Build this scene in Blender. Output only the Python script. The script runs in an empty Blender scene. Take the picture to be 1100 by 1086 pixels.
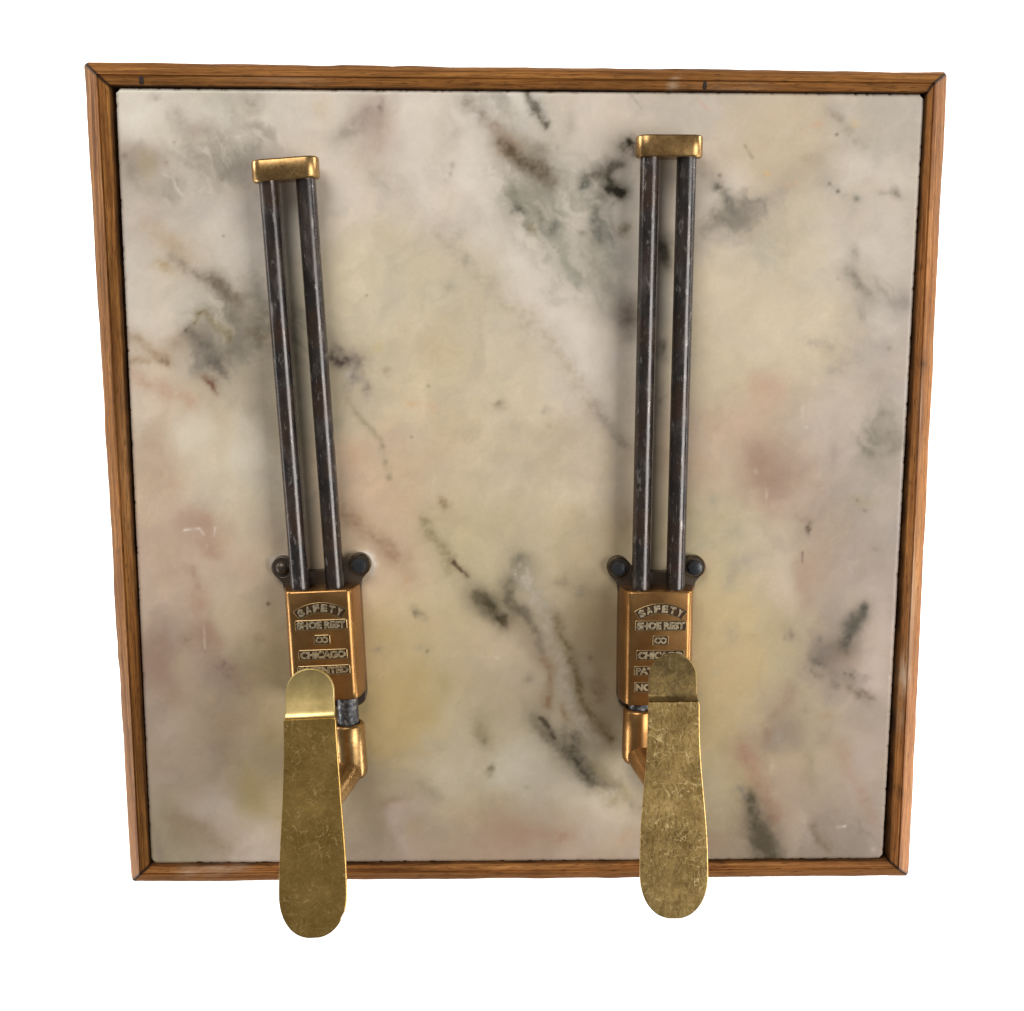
import bpy, bmesh, math
import numpy as np
from mathutils import Matrix, Vector

# ---------------------------------------------------------------- basics
scene = bpy.context.scene
COL = scene.collection
MM = 0.001
PANEL_Z = 1.0                                   # height of the panel's centre above the studio floor
TO_WORLD = Matrix.Translation((0, 0, PANEL_Z)) @ Matrix.Rotation(math.radians(90), 4, 'X')
# panel space: x right, y up, z out of the marble (metres); world: the panel hangs upright, facing -Y
CAM = np.array([-0.0234933, 0.1179781, 0.7785218])           # camera in panel space
ROT = np.array([[0.99975211, 0.00345607, 0.02199472],
                [0.0000569670, 0.98747852, -0.15775352],
                [-0.02226452, 0.15771567, 0.98723354]])       # panel -> camera
FPX, CW, CH = 1300.0, 1100.0, 1086.0


def lin(c):
    c = np.asarray(c, float) / 255.0
    return np.where(c <= 0.04045, c / 12.92, ((c + 0.055) / 1.055) ** 2.4)


def srgb(r, g, b):
    return tuple(float(v) for v in lin((r, g, b))) + (1.0,)


# ---------------------------------------------------------------- materials
def new_mat(name):
    m = bpy.data.materials.new(name)
    m.use_nodes = True
    nt = m.node_tree
    nt.nodes.clear()
    out = nt.nodes.new('ShaderNodeOutputMaterial')
    b = nt.nodes.new('ShaderNodeBsdfPrincipled')
    nt.links.new(b.outputs[0], out.inputs[0])
    return m, nt, b


def node(nt, kind, **kw):
    n = nt.nodes.new(kind)
    for k, v in kw.items():
        if k in n.inputs:
            n.inputs[k].default_value = v
        else:
            setattr(n, k, v)
    return n


def coords(nt, scale=(1, 1, 1), which='Object', rot=(0, 0, 0)):
    tc = nt.nodes.new('ShaderNodeTexCoord')
    mp = nt.nodes.new('ShaderNodeMapping')
    mp.inputs['Scale'].default_value = scale
    mp.inputs['Rotation'].default_value = rot
    nt.links.new(tc.outputs[which], mp.inputs[0])
    return mp.outputs[0]


def noise(nt, vec, scale, detail=4, rough=0.55, dist=0.0):
    n = node(nt, 'ShaderNodeTexNoise', Scale=scale, Detail=detail, Roughness=rough, Distortion=dist)
    nt.links.new(vec, n.inputs['Vector'])
    return n.outputs['Fac']


def ramp(nt, fac, stops):
    r = nt.nodes.new('ShaderNodeValToRGB')
    e = r.color_ramp.elements
    while len(e) < len(stops):
        e.new(0.5)
    for el, (p, c) in zip(e, stops):
        el.position = p
        el.color = c if len(c) == 4 else tuple(c) + (1,)
    nt.links.new(fac, r.inputs[0])
    return r.outputs[0]


def grey(v):
    return (v, v, v, 1)


def mix(nt, fac, a, b, blend='MIX'):
    m = nt.nodes.new('ShaderNodeMix')
    m.data_type = 'RGBA'
    m.blend_type = blend
    for s, v in ((m.inputs[0], fac), (m.inputs[6], a), (m.inputs[7], b)):
        if hasattr(v, 'is_linked'):
            nt.links.new(v, s)
        else:
            s.default_value = v
    return m.outputs[2]


def bump(nt, b, height, strength, dist):
    n = node(nt, 'ShaderNodeBump', Strength=strength, Distance=dist)
    nt.links.new(height, n.inputs['Height'])
    nt.links.new(n.outputs[0], b.inputs['Normal'])


def mat_marble():
    m, nt, b = new_mat('marble')
    at = node(nt, 'ShaderNodeAttribute', attribute_name='stone')
    v = coords(nt)
    f = noise(nt, v, 420, 6, 0.62)
    g = noise(nt, v, 1500, 3, 0.6)
    c = mix(nt, 1.0, at.outputs['Color'], ramp(nt, f, [(0.3, grey(0.965)), (0.72, grey(1.025))]), 'MULTIPLY')
    c = mix(nt, 1.0, c, ramp(nt, g, [(0.26, grey(0.93)), (0.38, grey(1.0)), (0.72, grey(1.0)), (0.8, grey(1.12))]), 'MULTIPLY')
    nt.links.new(c, b.inputs['Base Color'])
    nt.links.new(ramp(nt, noise(nt, v, 60, 5), [(0.3, grey(0.27)), (0.7, grey(0.42))]), b.inputs['Roughness'])
    b.inputs['Specular IOR Level'].default_value = 0.35
    bump(nt, b, f, 0.012, 0.0004)
    return m


def mat_wood(name, base, dark, light):
    m, nt, b = new_mat(name)
    v = coords(nt, (1, 1, 1), 'UV')
    g1 = noise(nt, coords(nt, (9, 420, 1), 'UV'), 1.0, 5, 0.6, 0.6)
    g2 = noise(nt, coords(nt, (38, 1100, 1), 'UV'), 1.0, 3, 0.6, 0.3)
    pore = noise(nt, coords(nt, (110, 1500, 1), 'UV'), 1.0, 2, 0.5, 0.2)
    big = noise(nt, coords(nt, (7, 30, 1), 'UV'), 1.0, 3, 0.5)
    c = ramp(nt, g1, [(0.28, dark), (0.5, base), (0.72, light)])
    c = mix(nt, 1.0, c, ramp(nt, g2, [(0.3, grey(0.58)), (0.65, grey(1.12))]), 'MULTIPLY')
    c = mix(nt, 1.0, c, ramp(nt, big, [(0.3, grey(0.72)), (0.7, grey(1.18))]), 'MULTIPLY')
    c = mix(nt, ramp(nt, pore, [(0.58, grey(0)), (0.66, grey(0.75))]), c, srgb(58, 34, 16))
    wear = noise(nt, coords(nt, (26, 170, 1), 'UV'), 1.0, 5, 0.7)
    c = mix(nt, ramp(nt, wear, [(0.68, grey(0)), (0.78, grey(0.5))]), c, srgb(178, 142, 112))
    aw = node(nt, 'ShaderNodeAttribute', attribute_name='wear')
    c = mix(nt, mix(nt, 1.0, aw.outputs['Fac'], ramp(nt, wear, [(0.38, grey(0)), (0.55, grey(1))]), 'MULTIPLY'), c, srgb(206, 184, 158))
    at = node(nt, 'ShaderNodeAttribute', attribute_name='dirt_shade')
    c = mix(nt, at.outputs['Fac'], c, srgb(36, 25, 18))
    nt.links.new(c, b.inputs['Base Color'])
    nt.links.new(ramp(nt, g1, [(0.2, grey(0.7)), (0.8, grey(0.5))]), b.inputs['Roughness'])
    b.inputs['Specular IOR Level'].default_value = 0.1
    bump(nt, b, g2, 0.35, 0.0006)
    return m


def mat_iron():
    m, nt, b = new_mat('dark_iron')
    v = coords(nt)
    a = noise(nt, coords(nt, (1, 0.45, 1)), 95, 6, 0.65)
    s = noise(nt, coords(nt, (1, 0.3, 1)), 330, 4, 0.7)
    k = noise(nt, v, 40, 3)
    c = ramp(nt, a, [(0.3, srgb(30, 27, 26)), (0.52, srgb(50, 44, 41)), (0.7, srgb(84, 75, 68))])
    c = mix(nt, ramp(nt, k, [(0.45, grey(0)), (0.62, grey(0.75))]), c, srgb(66, 46, 32))
    sc = ramp(nt, s, [(0.58, grey(0)), (0.68, grey(0.6))])
    c = mix(nt, sc, c, srgb(146, 140, 134))
    nt.links.new(c, b.inputs['Base Color'])
    b.inputs['Metallic'].default_value = 0.35
    b.inputs['Specular IOR Level'].default_value = 0.95
    nt.links.new(ramp(nt, a, [(0.3, grey(0.15)), (0.7, grey(0.36))]), b.inputs['Roughness'])
    bump(nt, b, s, 0.18, 0.0005)
    return m


def mat_grey_steel():
    m, nt, b = new_mat('scuffed_steel')
    v = coords(nt)
    s = noise(nt, v, 260, 5, 0.7)
    c = ramp(nt, s, [(0.4, srgb(46, 46, 50)), (0.54, srgb(84, 83, 84)), (0.68, srgb(176, 173, 168))])
    nt.links.new(c, b.inputs['Base Color'])
    b.inputs['Metallic'].default_value = 0.6
    b.inputs['Roughness'].default_value = 0.42
    return m


def mat_brass(name, base, deep, rough=(0.16, 0.34), patina=0.3, scratch=0.35, pat_col=(96, 76, 40), scr_col=(196, 178, 128), fine=420, tall=1.0):
    m, nt, b = new_mat(name)
    v = coords(nt)
    a = noise(nt, v, 55, 5, 0.6)
    f = noise(nt, coords(nt, (1, tall, 1)), fine, 5, 0.7, 0.8)
    c = ramp(nt, a, [(0.3, deep), (0.7, base)])
    pm = ramp(nt, f, [(0.42, grey(0)), (0.62, grey(patina))])
    c = mix(nt, pm, c, srgb(*pat_col))
    # fine curled scratches: thin contour lines of warped noise
    lines = None
    for sc, mul, w, asp in ((60, 9, .05, .8), (130, 7, .07, .6), (38, 13, .04, 1.3)):
        n = noise(nt, coords(nt, (1, asp, 1), rot=(0, 0, sc * .7)), sc, 2.2, 0.55, .5)
        mu = node(nt, 'ShaderNodeMath', operation='MULTIPLY')
        nt.links.new(n, mu.inputs[0])
        mu.inputs[1].default_value = mul
        fr = node(nt, 'ShaderNodeMath', operation='FRACT')
        nt.links.new(mu.outputs[0], fr.inputs[0])
        l = ramp(nt, fr.outputs[0], [(0.5 - w, grey(0)), (0.5, grey(1)), (0.5 + w, grey(0))])
        brk = ramp(nt, noise(nt, coords(nt, rot=(.3, .2, sc)), 130 + sc, 3), [(0.4, grey(0)), (0.52, grey(1))])
        l = mix(nt, 1.0, l, brk, 'MULTIPLY')
        lines = l if lines is None else mix(nt, 1.0, lines, l, 'ADD')
    where = ramp(nt, noise(nt, v, 48, 4, .6), [(0.36, grey(0.2 * scratch)), (0.62, grey(scratch))])
    lm = mix(nt, 1.0, lines, where, 'MULTIPLY')
    c = mix(nt, lm, c, srgb(*scr_col))
    nt.links.new(c, b.inputs['Base Color'])
    b.inputs['Metallic'].default_value = 0.92
    r = ramp(nt, a, [(0.3, grey(rough[0])), (0.7, grey(rough[1]))])
    r = mix(nt, lm, r, grey(0.5))
    nt.links.new(r, b.inputs['Roughness'])
    bump(nt, b, f, 0.06, 0.0004)
    return m


def mat_plain(name, col, rough=0.8, spec=0.2, metal=0.0):
    m, nt, b = new_mat(name)
    n = noise(nt, coords(nt), 90, 4)
    c = mix(nt, 1.0, col, ramp(nt, n, [(0.3, grey(0.8)), (0.7, grey(1.1))]), 'MULTIPLY')
    nt.links.new(c, b.inputs['Base Color'])
    b.inputs['Roughness'].default_value = rough
    b.inputs['Specular IOR Level'].default_value = spec
    b.inputs['Metallic'].default_value = metal
    return m


M_MARBLE = mat_marble()
M_WOOD = mat_wood('oak', srgb(160, 104, 54), srgb(116, 68, 33), srgb(184, 130, 74))
M_WOOD_SHADED = mat_wood('oak_shaded', srgb(142, 92, 44), srgb(96, 57, 25), srgb(172, 120, 62))  # darker copy of the oak: shade painted into the top and left rails
M_IRON = mat_iron()
M_PLATE = mat_plain('brown_iron', srgb(88, 76, 64), 0.36, 0.6, 0.55)
M_STEEL = mat_grey_steel()
M_BRONZE = mat_brass('bronze', srgb(178, 134, 82), srgb(152, 110, 64), (0.28, 0.36), 0.2, 0.06, (118, 80, 44))
M_RIM = mat_brass('dull_rim', srgb(112, 92, 66), srgb(70, 58, 44), (0.35, 0.5), 0.5, 0.1, (58, 48, 38))
M_BRASS = mat_brass('brass', srgb(192, 158, 104), srgb(154, 118, 72), (0.24, 0.4), 0.55, 0.25, (128, 92, 56))
M_SOLE = mat_brass('worn_brass', srgb(214, 176, 100), srgb(186, 148, 80), (0.27, 0.36), 0.25, 1.0, (112, 86, 44), (214, 184, 124), 600)
M_SOLE_B = mat_brass('mottled_brass', srgb(208, 176, 112), srgb(174, 142, 84), (0.31, 0.42), 0.55, 1.0, (104, 80, 44), (222, 198, 144), 480, .45)
M_HEEL = mat_brass('clean_brass', srgb(232, 206, 140), srgb(214, 186, 120), (0.32, 0.4), 0.15, 0.15, (120, 98, 54))
M_HEEL_B = mat_brass('rubbed_brass', srgb(160, 134, 84), srgb(110, 90, 54), (0.35, 0.55), 0.8, 0.4, (98, 82, 54))
M_LETTER = mat_plain('worn_lettering', srgb(204, 186, 150), 0.36, 0.5, 0.8)
_nt = M_LETTER.node_tree
_b = next(n for n in _nt.nodes if n.type == 'BSDF_PRINCIPLED')
_w = ramp(_nt, noise(_nt, coords(_nt), 620, 4, .65), [(0.46, grey(0)), (0.62, grey(0.75))])
_nt.links.new(mix(_nt, _w, srgb(208, 192, 158), srgb(86, 64, 38)), _b.inputs['Base Color'])
M_STAMP = mat_plain('dark_stamp', srgb(158, 132, 92), 0.36, 0.5, 0.85)
M_STAMP_FLOOR = mat_plain('stamp_floor', srgb(72, 50, 28), 0.5, 0.4, 0.5)
M_BOLT = mat_plain('black_bolt', srgb(52, 54, 58), 0.3, 0.7, 0.4)
M_BACK = mat_plain('black_board', srgb(26, 20, 17), 0.9, 0.1)
M_NAIL = mat_plain('nail', srgb(44, 32, 26), 0.6, 0.3)
M_WALL = mat_plain('white_paper', (0.86, 0.86, 0.86, 1), 0.9, 0.05)


# ---------------------------------------------------------------- object helpers
def mesh_obj(name, me, mat, parent=None, smooth=True):
    o = bpy.data.objects.new(name, me)
    COL.objects.link(o)
    me.materials.append(mat)
    if smooth:
        me.polygons.foreach_set('use_smooth', [True] * len(me.polygons))
    if parent is not None:
        o.parent = parent
    return o


def from_bm(name, bm, mat, parent=None, smooth=True, sharp=40):
    bmesh.ops.recalc_face_normals(bm, faces=bm.faces)
    me = bpy.data.meshes.new(name)
    bm.to_mesh(me)
    bm.free()
    o = mesh_obj(name, me, mat, parent, smooth)
    if smooth and sharp:
        me.set_sharp_from_angle(angle=math.radians(sharp))
    return o


def thing(name, label, cat, matrix, group=None):
    o = bpy.data.objects.new(name, None)
    COL.objects.link(o)
    o.empty_display_size = 0.02
    o.matrix_world = matrix
    o['label'], o['category'] = label, cat
    if group:
        o['group'] = group
    return o


def rings(bm, loops, cap=True):
    """loft a list of closed loops (equal counts)"""
    vs = [[bm.verts.new(p) for p in lp] for lp in loops]
    n = len(vs[0])
    for a, b in zip(vs, vs[1:]):
        for i in range(n):
            bm.faces.new((a[i], a[(i + 1) % n], b[(i + 1) % n], b[i]))
    if cap:
        bm.faces.new(vs[0][::-1])
        bm.faces.new(vs[-1])
    return vs


def tube(bm, pts, radii, n=28, up=(0, 0, 1), flat=1.0):
    pts = [Vector(p) for p in pts]
    loops = []
    side = None
    for i, p in enumerate(pts):
        t = (pts[min(i + 1, len(pts) - 1)] - pts[max(i - 1, 0)]).normalized()
        if side is None:
            side = t.cross(Vector(up))
            if side.length < 1e-4:
                side = t.cross(Vector((1, 0, 0)))
        side = (side - t * side.dot(t)).normalized()
        nrm = t.cross(side)
        r = radii[i]
        loops.append([p + side * (r * math.cos(2 * math.pi * k / n)) + nrm * (r * flat * math.sin(2 * math.pi * k / n)) for k in range(n)])
    rings(bm, loops)


def lathe(bm, x, z, prof, n=40):
    """profile of (radius, y) turned about the y axis through (x, z)"""
    rings(bm, [[(x + r * math.cos(2 * math.pi * k / n), y, z + r * math.sin(2 * math.pi * k / n)) for k in range(n)] for r, y in prof])


def mm(seq):
    return [tuple(v * MM for v in p) for p in seq]


# ---------------------------------------------------------------- noise in numpy
def vnoise(x, y, seed, octaves=4, rough=0.5):
    """value noise in [-1, 1]; x, y in lattice units"""
    tot = np.zeros_like(x)
    amp, norm = 1.0, 0.0
    for o in range(octaves):
        rs = np.random.RandomState(seed + 31 * o)
        lat = rs.rand(128, 128) * 2 - 1
        xi, yi = np.floor(x).astype(int), np.floor(y).astype(int)
        fx, fy = x - xi, y - yi
        fx, fy = fx * fx * fx * (fx * (6 * fx - 15) + 10), fy * fy * fy * (fy * (6 * fy - 15) + 10)
        a, b = lat[yi % 128, xi % 128], lat[yi % 128, (xi + 1) % 128]
        c, d = lat[(yi + 1) % 128, xi % 128], lat[(yi + 1) % 128, (xi + 1) % 128]
        tot += amp * ((a * (1 - fx) + b * fx) * (1 - fy) + (c * (1 - fx) + d * fx) * fy)
        norm += amp
        amp *= rough
        x, y = x * 2.03 + 17.3, y * 2.03 + 9.1
    return tot / norm * 1.6


# ---------------------------------------------------------------- the slab's pattern
# chart of the slab: colours and veins, with some painted cast shade, at chart coordinates of the slab (1100 x 1086)
#STONE-BEGIN
BASE = [
 (130,110,200,193,176),(240,110,192,186,170),(350,110,196,188,172),(460,110,194,185,170),(540,105,190,185,172),(640,115,188,178,163),(740,110,184,176,160),(850,110,184,173,152),(920,110,182,174,158),(980,110,178,170,155),
 (130,210,184,175,162),(240,210,182,174,162),(350,210,194,183,165),(460,210,193,183,166),(530,220,194,184,170),(620,210,184,176,162),(770,200,190,178,160),(850,200,186,174,148),(940,205,186,176,160),(980,210,178,168,152),
 (140,310,196,187,170),(220,300,190,181,162),(280,280,190,181,166),(350,310,192,181,152),(430,300,194,184,156),(520,310,192,182,155),(580,300,200,190,174),(650,300,180,172,158),(790,310,192,180,154),(880,310,192,180,154),(930,260,186,176,160),(965,310,174,164,150),
 (150,410,196,182,160),(240,410,184,172,148),(280,420,176,165,142),(370,410,186,174,144),(460,400,194,180,148),(560,400,194,182,154),(620,380,198,188,172),(650,430,188,176,156),(780,400,190,177,148),(870,400,190,177,148),(920,430,180,168,152),(965,400,174,163,150),
 (160,520,190,170,146),(230,500,198,186,160),(270,520,190,180,156),(400,520,196,172,142),(480,500,192,176,144),(570,500,192,178,148),(640,500,186,172,146),(780,470,188,166,138),(830,500,176,154,132),(900,470,178,164,148),(950,520,166,154,140),
 (160,620,188,168,148),(220,600,184,162,140),(270,600,182,164,138),(420,610,194,174,142),(500,600,188,176,138),(570,580,188,174,140),(640,600,178,162,130),(780,600,184,172,136),(840,600,186,172,148),(880,600,168,150,130),(945,620,170,156,142),
 (165,700,166,146,128),(220,720,170,150,130),(260,690,176,160,134),(290,720,164,148,112),(410,690,186,166,122),(470,690,182,168,130),(540,700,182,166,138),(600,730,176,164,140),(650,700,148,132,102),(770,680,186,168,124),(830,690,180,166,128),(890,680,162,148,128),(945,700,176,160,146),
 (180,790,174,156,136),(250,790,170,152,128),(295,800,160,144,110),(420,770,180,160,112),(500,790,184,172,142),(580,830,190,180,152),(650,850,180,168,136),(770,780,180,162,120),(840,790,166,150,124),(900,780,166,152,128),(945,790,170,154,138),
 (185,890,160,148,118),(235,870,182,168,150),(280,850,172,156,118),(280,910,178,164,148),(400,870,164,150,122),(430,900,170,152,134),(500,860,182,170,138),(520,905,170,150,128),(600,880,176,156,134),(660,900,176,158,140),(770,850,176,162,124),(790,910,162,146,124),(860,870,166,148,126),(900,910,152,138,122),(945,870,168,154,138),
]
G, DG, BR, PK, WH, YL = (150,144,136), (92,88,84), (140,118,92), (172,142,120), (212,206,194), (178,158,104)
BLOBS = [  # x, y, rx, ry, angle, strength, colour
 (168,106,10,5,0,.35,G),(272,112,9,10,0,.4,(120,114,106)),(250,105,32,11,0,.25,G),(215,140,14,9,0,.35,(158,140,128)),(235,147,12,8,0,.2,G),
 (232,152,5,6,0,.35,WH),(257,149,7,8,0,.25,WH),(283,128,5,9,0,.25,WH),(235,170,26,26,0,.25,G),(238,189,6,9,20,.45,(124,118,110)),
 (142,170,22,13,10,.5,(162,148,130)),(158,180,8,14,0,.5,(158,146,112)),(142,184,8,12,0,.4,(128,120,110)),(134,168,4,4,0,.5,DG),(170,202,28,9,0,.28,G),(250,205,18,8,0,.2,(178,160,134)),
 (187,153,2,2,0,.6,(120,110,95)),(179,175,2,2,0,.6,(125,112,95)),(240,254,2,2,0,.6,(110,98,85)),
 (176,287,7,5,30,.75,(148,118,72)),(238,307,8,6,35,.55,(104,92,84)),(254,318,5,4,30,.55,(112,96,62)),(200,288,10,5,30,.35,(130,120,105)),
 (233,389,9,8,40,.6,(104,100,100)),(255,365,10,14,0,.4,(128,124,120)),(272,358,9,7,20,.5,(108,92,70)),(284,362,6,8,0,.35,BR),(265,352,24,24,0,.3,G),(240,370,28,26,0,.2,G),
 (176,389,8,4,15,.65,(112,92,68)),(188,368,16,8,-25,.4,(158,134,112)),(222,406,9,3,0,.4,(130,110,85)),(280,437,11,10,0,.28,(150,146,138)),
 (165,475,15,22,20,.35,PK),(180,520,20,26,10,.32,PK),(217,556,14,10,25,.6,(160,130,110)),(224,590,16,9,30,.6,(160,130,110)),(160,590,36,40,0,.22,PK),(213,464,15,11,0,.5,(206,198,178)),(255,492,12,16,0,.5,(204,197,180)),(196,483,5,5,0,.35,WH),
 (262,610,14,10,20,.3,PK),(217,612,8,14,0,.35,(192,178,155)),
 (215,648,10,12,0,.5,(166,136,116)),(228,682,15,13,35,.65,(148,118,100)),(172,712,24,22,0,.5,(150,124,108)),(182,740,20,18,0,.4,(152,126,110)),(201,688,6,7,30,.45,(124,100,84)),(242,716,10,8,20,.62,(126,104,94)),(260,737,9,8,30,.4,(134,112,98)),
 (197,712,9,30,-5,.4,(182,168,142)),(245,665,12,24,-10,.45,(184,172,142)),(288,648,2.2,2.2,0,.95,(60,48,34)),(285,710,22,60,0,.3,(166,148,104)),(247,778,14,18,0,.3,(150,126,104)),(293,792,10,12,0,.35,(132,116,78)),(277,686,6,6,0,.35,(130,112,80)),
 (235,872,42,18,15,.4,(194,181,164)),(270,850,15,24,0,.4,(170,150,94)),(170,912,4,14,0,.5,(138,126,122)),(205,850,14,10,0,.25,(158,136,116)),
 (405,130,13,22,-15,.6,(156,132,116)),(411,115,3,6,0,.6,(110,100,92)),(392,130,18,14,-30,.3,G),(398,185,14,14,0,.2,G),(366,150,12,10,0,.25,(160,152,140)),(486,178,3,4,0,.5,(120,108,96)),(484,187,2,3,0,.5,(120,108,96)),(345,118,8,12,0,.3,(190,172,140)),(475,140,14,20,0,.2,(172,160,145)),(490,145,10,6,0,.2,(160,148,136)),
 (501,110,7,7,0,.62,(112,108,104)),(519,122,6,9,0,.5,(132,128,130)),(534,135,6,7,0,.45,(138,122,104)),(510,106,10,5,0,.4,(150,142,120)),
 (548,160,12,10,30,.5,(148,124,96)),(567,177,8,5,30,.7,(80,68,50)),(582,180,6,6,0,.55,(82,70,50)),(575,117,6,6,0,.8,(78,75,74)),(612,134,6,14,10,.35,G),(588,163,4,8,0,.4,(130,118,104)),
 (578,212,40,46,0,.42,(158,152,138)),(553,208,6,8,0,.5,(112,112,104)),(557,224,6,4,20,.8,(62,64,62)),(550,228,4,4,0,.5,(80,80,78)),(580,228,5,5,0,.5,(112,108,96)),(582,236,3,3,0,.6,(90,86,76)),(595,243,7,7,0,.78,(66,70,68)),(568,245,4,8,-30,.5,(128,118,86)),(575,200,16,12,0,.3,(150,146,140)),
 (628,200,6,9,10,.7,(78,82,80)),(645,187,9,6,0,.45,(104,98,86)),(640,222,6,8,10,.5,(96,94,90)),(646,262,11,14,0,.5,(138,140,140)),(627,252,5,4,0,.6,(96,82,66)),(670,246,8,7,0,.5,(104,92,72)),(676,157,7,8,0,.7,(44,40,36)),(620,275,30,22,0,.4,(166,162,152)),(632,190,3,3,0,.4,(110,95,75)),(675,340,13,20,0,.6,(92,80,70)),(714,270,7,14,0,.85,(66,62,58)),(712,375,5,10,0,.55,(98,88,80)),(709,430,4,10,0,.4,(110,98,88)),(672,560,12,24,0,.3,(130,110,84)),  # also dark blotches beside and between the right-hand rods
 (500,278,6,5,10,.55,(136,136,136)),(482,310,7,5,10,.5,(138,136,130)),(492,250,6,5,0,.35,(150,148,142)),(470,255,5,4,0,.3,(150,146,138)),(560,372,16,6,-35,.2,(172,162,140)),(605,375,20,22,0,.35,(196,190,178)),(421,315,12,8,0,.25,(180,172,158)),(394,318,1.6,1.6,0,.7,(110,96,80)),
 (382,388,10,8,-20,.6,(102,94,94)),(375,399,6,10,0,.6,(182,174,162)),(394,417,4,5,0,.65,(90,82,76)),(411,480,3,3,0,.55,(112,100,78)),(414,497,3,4,0,.55,(112,104,82)),(418,514,4,4,0,.6,(104,98,78)),(414,398,5,5,0,.35,(140,126,98)),(405,375,6,5,0,.3,(186,168,118)),
 (477,542,5,7,-20,.65,(128,112,80)),(534,434,6,4,10,.55,(132,124,100)),(586,440,5,4,0,.4,(146,140,128)),(590,458,4,4,0,.4,(146,136,120)),(462,440,10,9,0,.4,(194,164,134)),(432,352,8,8,0,.25,(186,164,138)),(450,372,14,12,0,.22,(178,160,136)),(455,492,20,20,20,.4,(190,162,136)),(380,492,12,18,0,.45,(190,154,122)),(420,532,26,20,30,.35,(194,164,132)),(490,560,14,28,0,.3,(184,158,128)),(460,415,2,2,0,.6,(110,100,80)),(442,470,2,2,0,.6,(120,108,90)),(620,552,7,10,0,.4,(150,134,104)),(440,435,6,4,30,.5,(196,162,124)),
 (450,658,7,4,40,.65,(116,108,88)),(437,628,5,7,0,.45,(194,156,114)),(404,699,5,4,0,.6,(136,126,122)),(450,696,6,4,0,.45,(146,140,132)),(459,699,2.2,2.2,0,.75,(92,84,70)),(415,680,14,14,0,.5,(176,156,100)),(440,735,48,34,0,.5,(172,152,102)),(475,735,10,13,0,.4,(146,136,98)),(420,600,10,10,0,.3,(180,156,128)),(465,668,12,8,0,.3,(188,162,132)),
 (560,606,8,8,0,.55,(104,98,78)),(560,655,9,5,20,.6,(92,84,68)),(534,655,12,7,40,.4,(96,88,72)),(640,665,26,60,0,.4,(140,122,86)),(634,706,3,3,0,.6,(86,72,54)),(622,725,6,10,0,.5,(128,122,116)),(642,745,6,10,0,.55,(92,76,52)),(625,636,8,9,0,.5,(128,118,98)),(605,622,5,6,0,.45,(122,106,84)),(568,728,5,6,20,.4,(134,126,112)),(534,706,3,2,0,.7,WH),(618,730,2,2,0,.5,WH),(590,690,6,30,-20,.25,(160,134,108)),(545,690,18,12,0,.3,(182,164,148)),  # includes cast shade of the right arm and socket, painted as brown
 (617,789,11,6,40,.85,(62,58,54)),(640,778,17,13,40,.6,(106,92,66)),(648,838,6,5,0,.45,(134,122,92)),(659,860,5,6,0,.45,(140,130,94)),(682,832,8,16,-20,.55,(134,130,124)),(683,868,5,10,-20,.45,(128,124,116)),(632,832,8,6,35,.6,(80,76,74)),  # the large brown mark continues that painted socket shade
 (570,896,26,11,5,.6,(164,132,108)),(607,898,11,7,0,.55,(164,132,110)),(540,890,28,18,0,.35,(164,138,114)),(672,898,8,8,0,.4,(172,142,112)),(598,842,26,24,0,.5,(198,189,168)),(640,888,20,14,0,.4,(186,172,158)),(566,845,4,3,20,.4,(150,142,108)),
 (518,788,8,12,-25,.55,(128,118,90)),(520,796,3,4,0,.5,(100,94,70)),(528,826,4,5,0,.6,(116,108,84)),(468,800,8,5,10,.3,G),(462,850,14,7,45,.35,(146,138,116)),(430,868,26,11,-10,.5,(182,166,154)),(422,860,13,5,-15,.45,(140,120,96)),(405,882,10,15,0,.35,(140,128,100)),(490,870,20,10,0,.3,(164,140,110)),(445,888,8,10,0,.3,(166,146,112)),
 (845,150,60,40,0,.35,(186,168,138)),(899,145,2,2,0,.85,(50,44,40)),(891,198,2.2,2.2,0,.85,(60,58,56)),(900,206,2.4,2.4,0,.98,(24,22,22)),(920,214,4,4,0,.75,(72,74,74)),(773,189,2.4,2.4,0,.75,(80,70,62)),(824,187,4,4,0,.75,(204,164,108)),(845,199,4,4,0,.55,(200,156,120)),(855,197,3,4,0,.45,(200,160,124)),(918,135,4,5,0,.5,(204,178,130)),(878,134,6,4,0,.45,(190,154,124)),
 (770,231,8,9,0,.5,(116,112,106)),(791,234,14,8,-10,.55,(108,106,102)),(812,222,16,8,-20,.5,(148,138,128)),(882,165,10,20,20,.3,(152,144,136)),(963,206,6,5,0,.7,(108,104,100)),(954,207,8,3,0,.4,(130,124,118)),(915,228,3,10,0,.4,(146,140,132)),(918,272,4,9,-10,.5,(134,128,122)),(925,338,4,8,-20,.5,(138,132,126)),(970,328,11,14,30,.65,(136,130,130)),(790,262,6,9,0,.35,(162,154,144)),(826,278,16,20,0,.35,(180,174,160)),(845,275,7,5,0,.3,(160,154,130)),(868,130,20,30,0,.2,(176,156,130)),(950,165,18,30,0,.25,(162,156,150)),(870,172,8,5,0,.35,(150,136,106)),(900,300,2,2,0,.3,DG),
 (875,370,8,5,10,.45,(152,144,140)),(893,375,6,7,0,.5,(148,140,136)),(906,394,9,6,30,.4,(154,142,130)),(922,388,5,7,0,.5,(132,126,122)),(950,372,13,8,10,.45,(148,140,138)),(955,375,3,3,0,.5,(104,100,100)),(945,412,15,15,0,.3,(150,138,126)),(945,466,13,26,5,.52,(136,130,120)),(948,444,4,4,0,.5,(104,102,98)),(955,466,3,4,0,.5,(108,104,102)),(933,487,5,4,0,.6,(108,108,100)),(948,490,4,4,0,.4,(118,114,108)),
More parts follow.
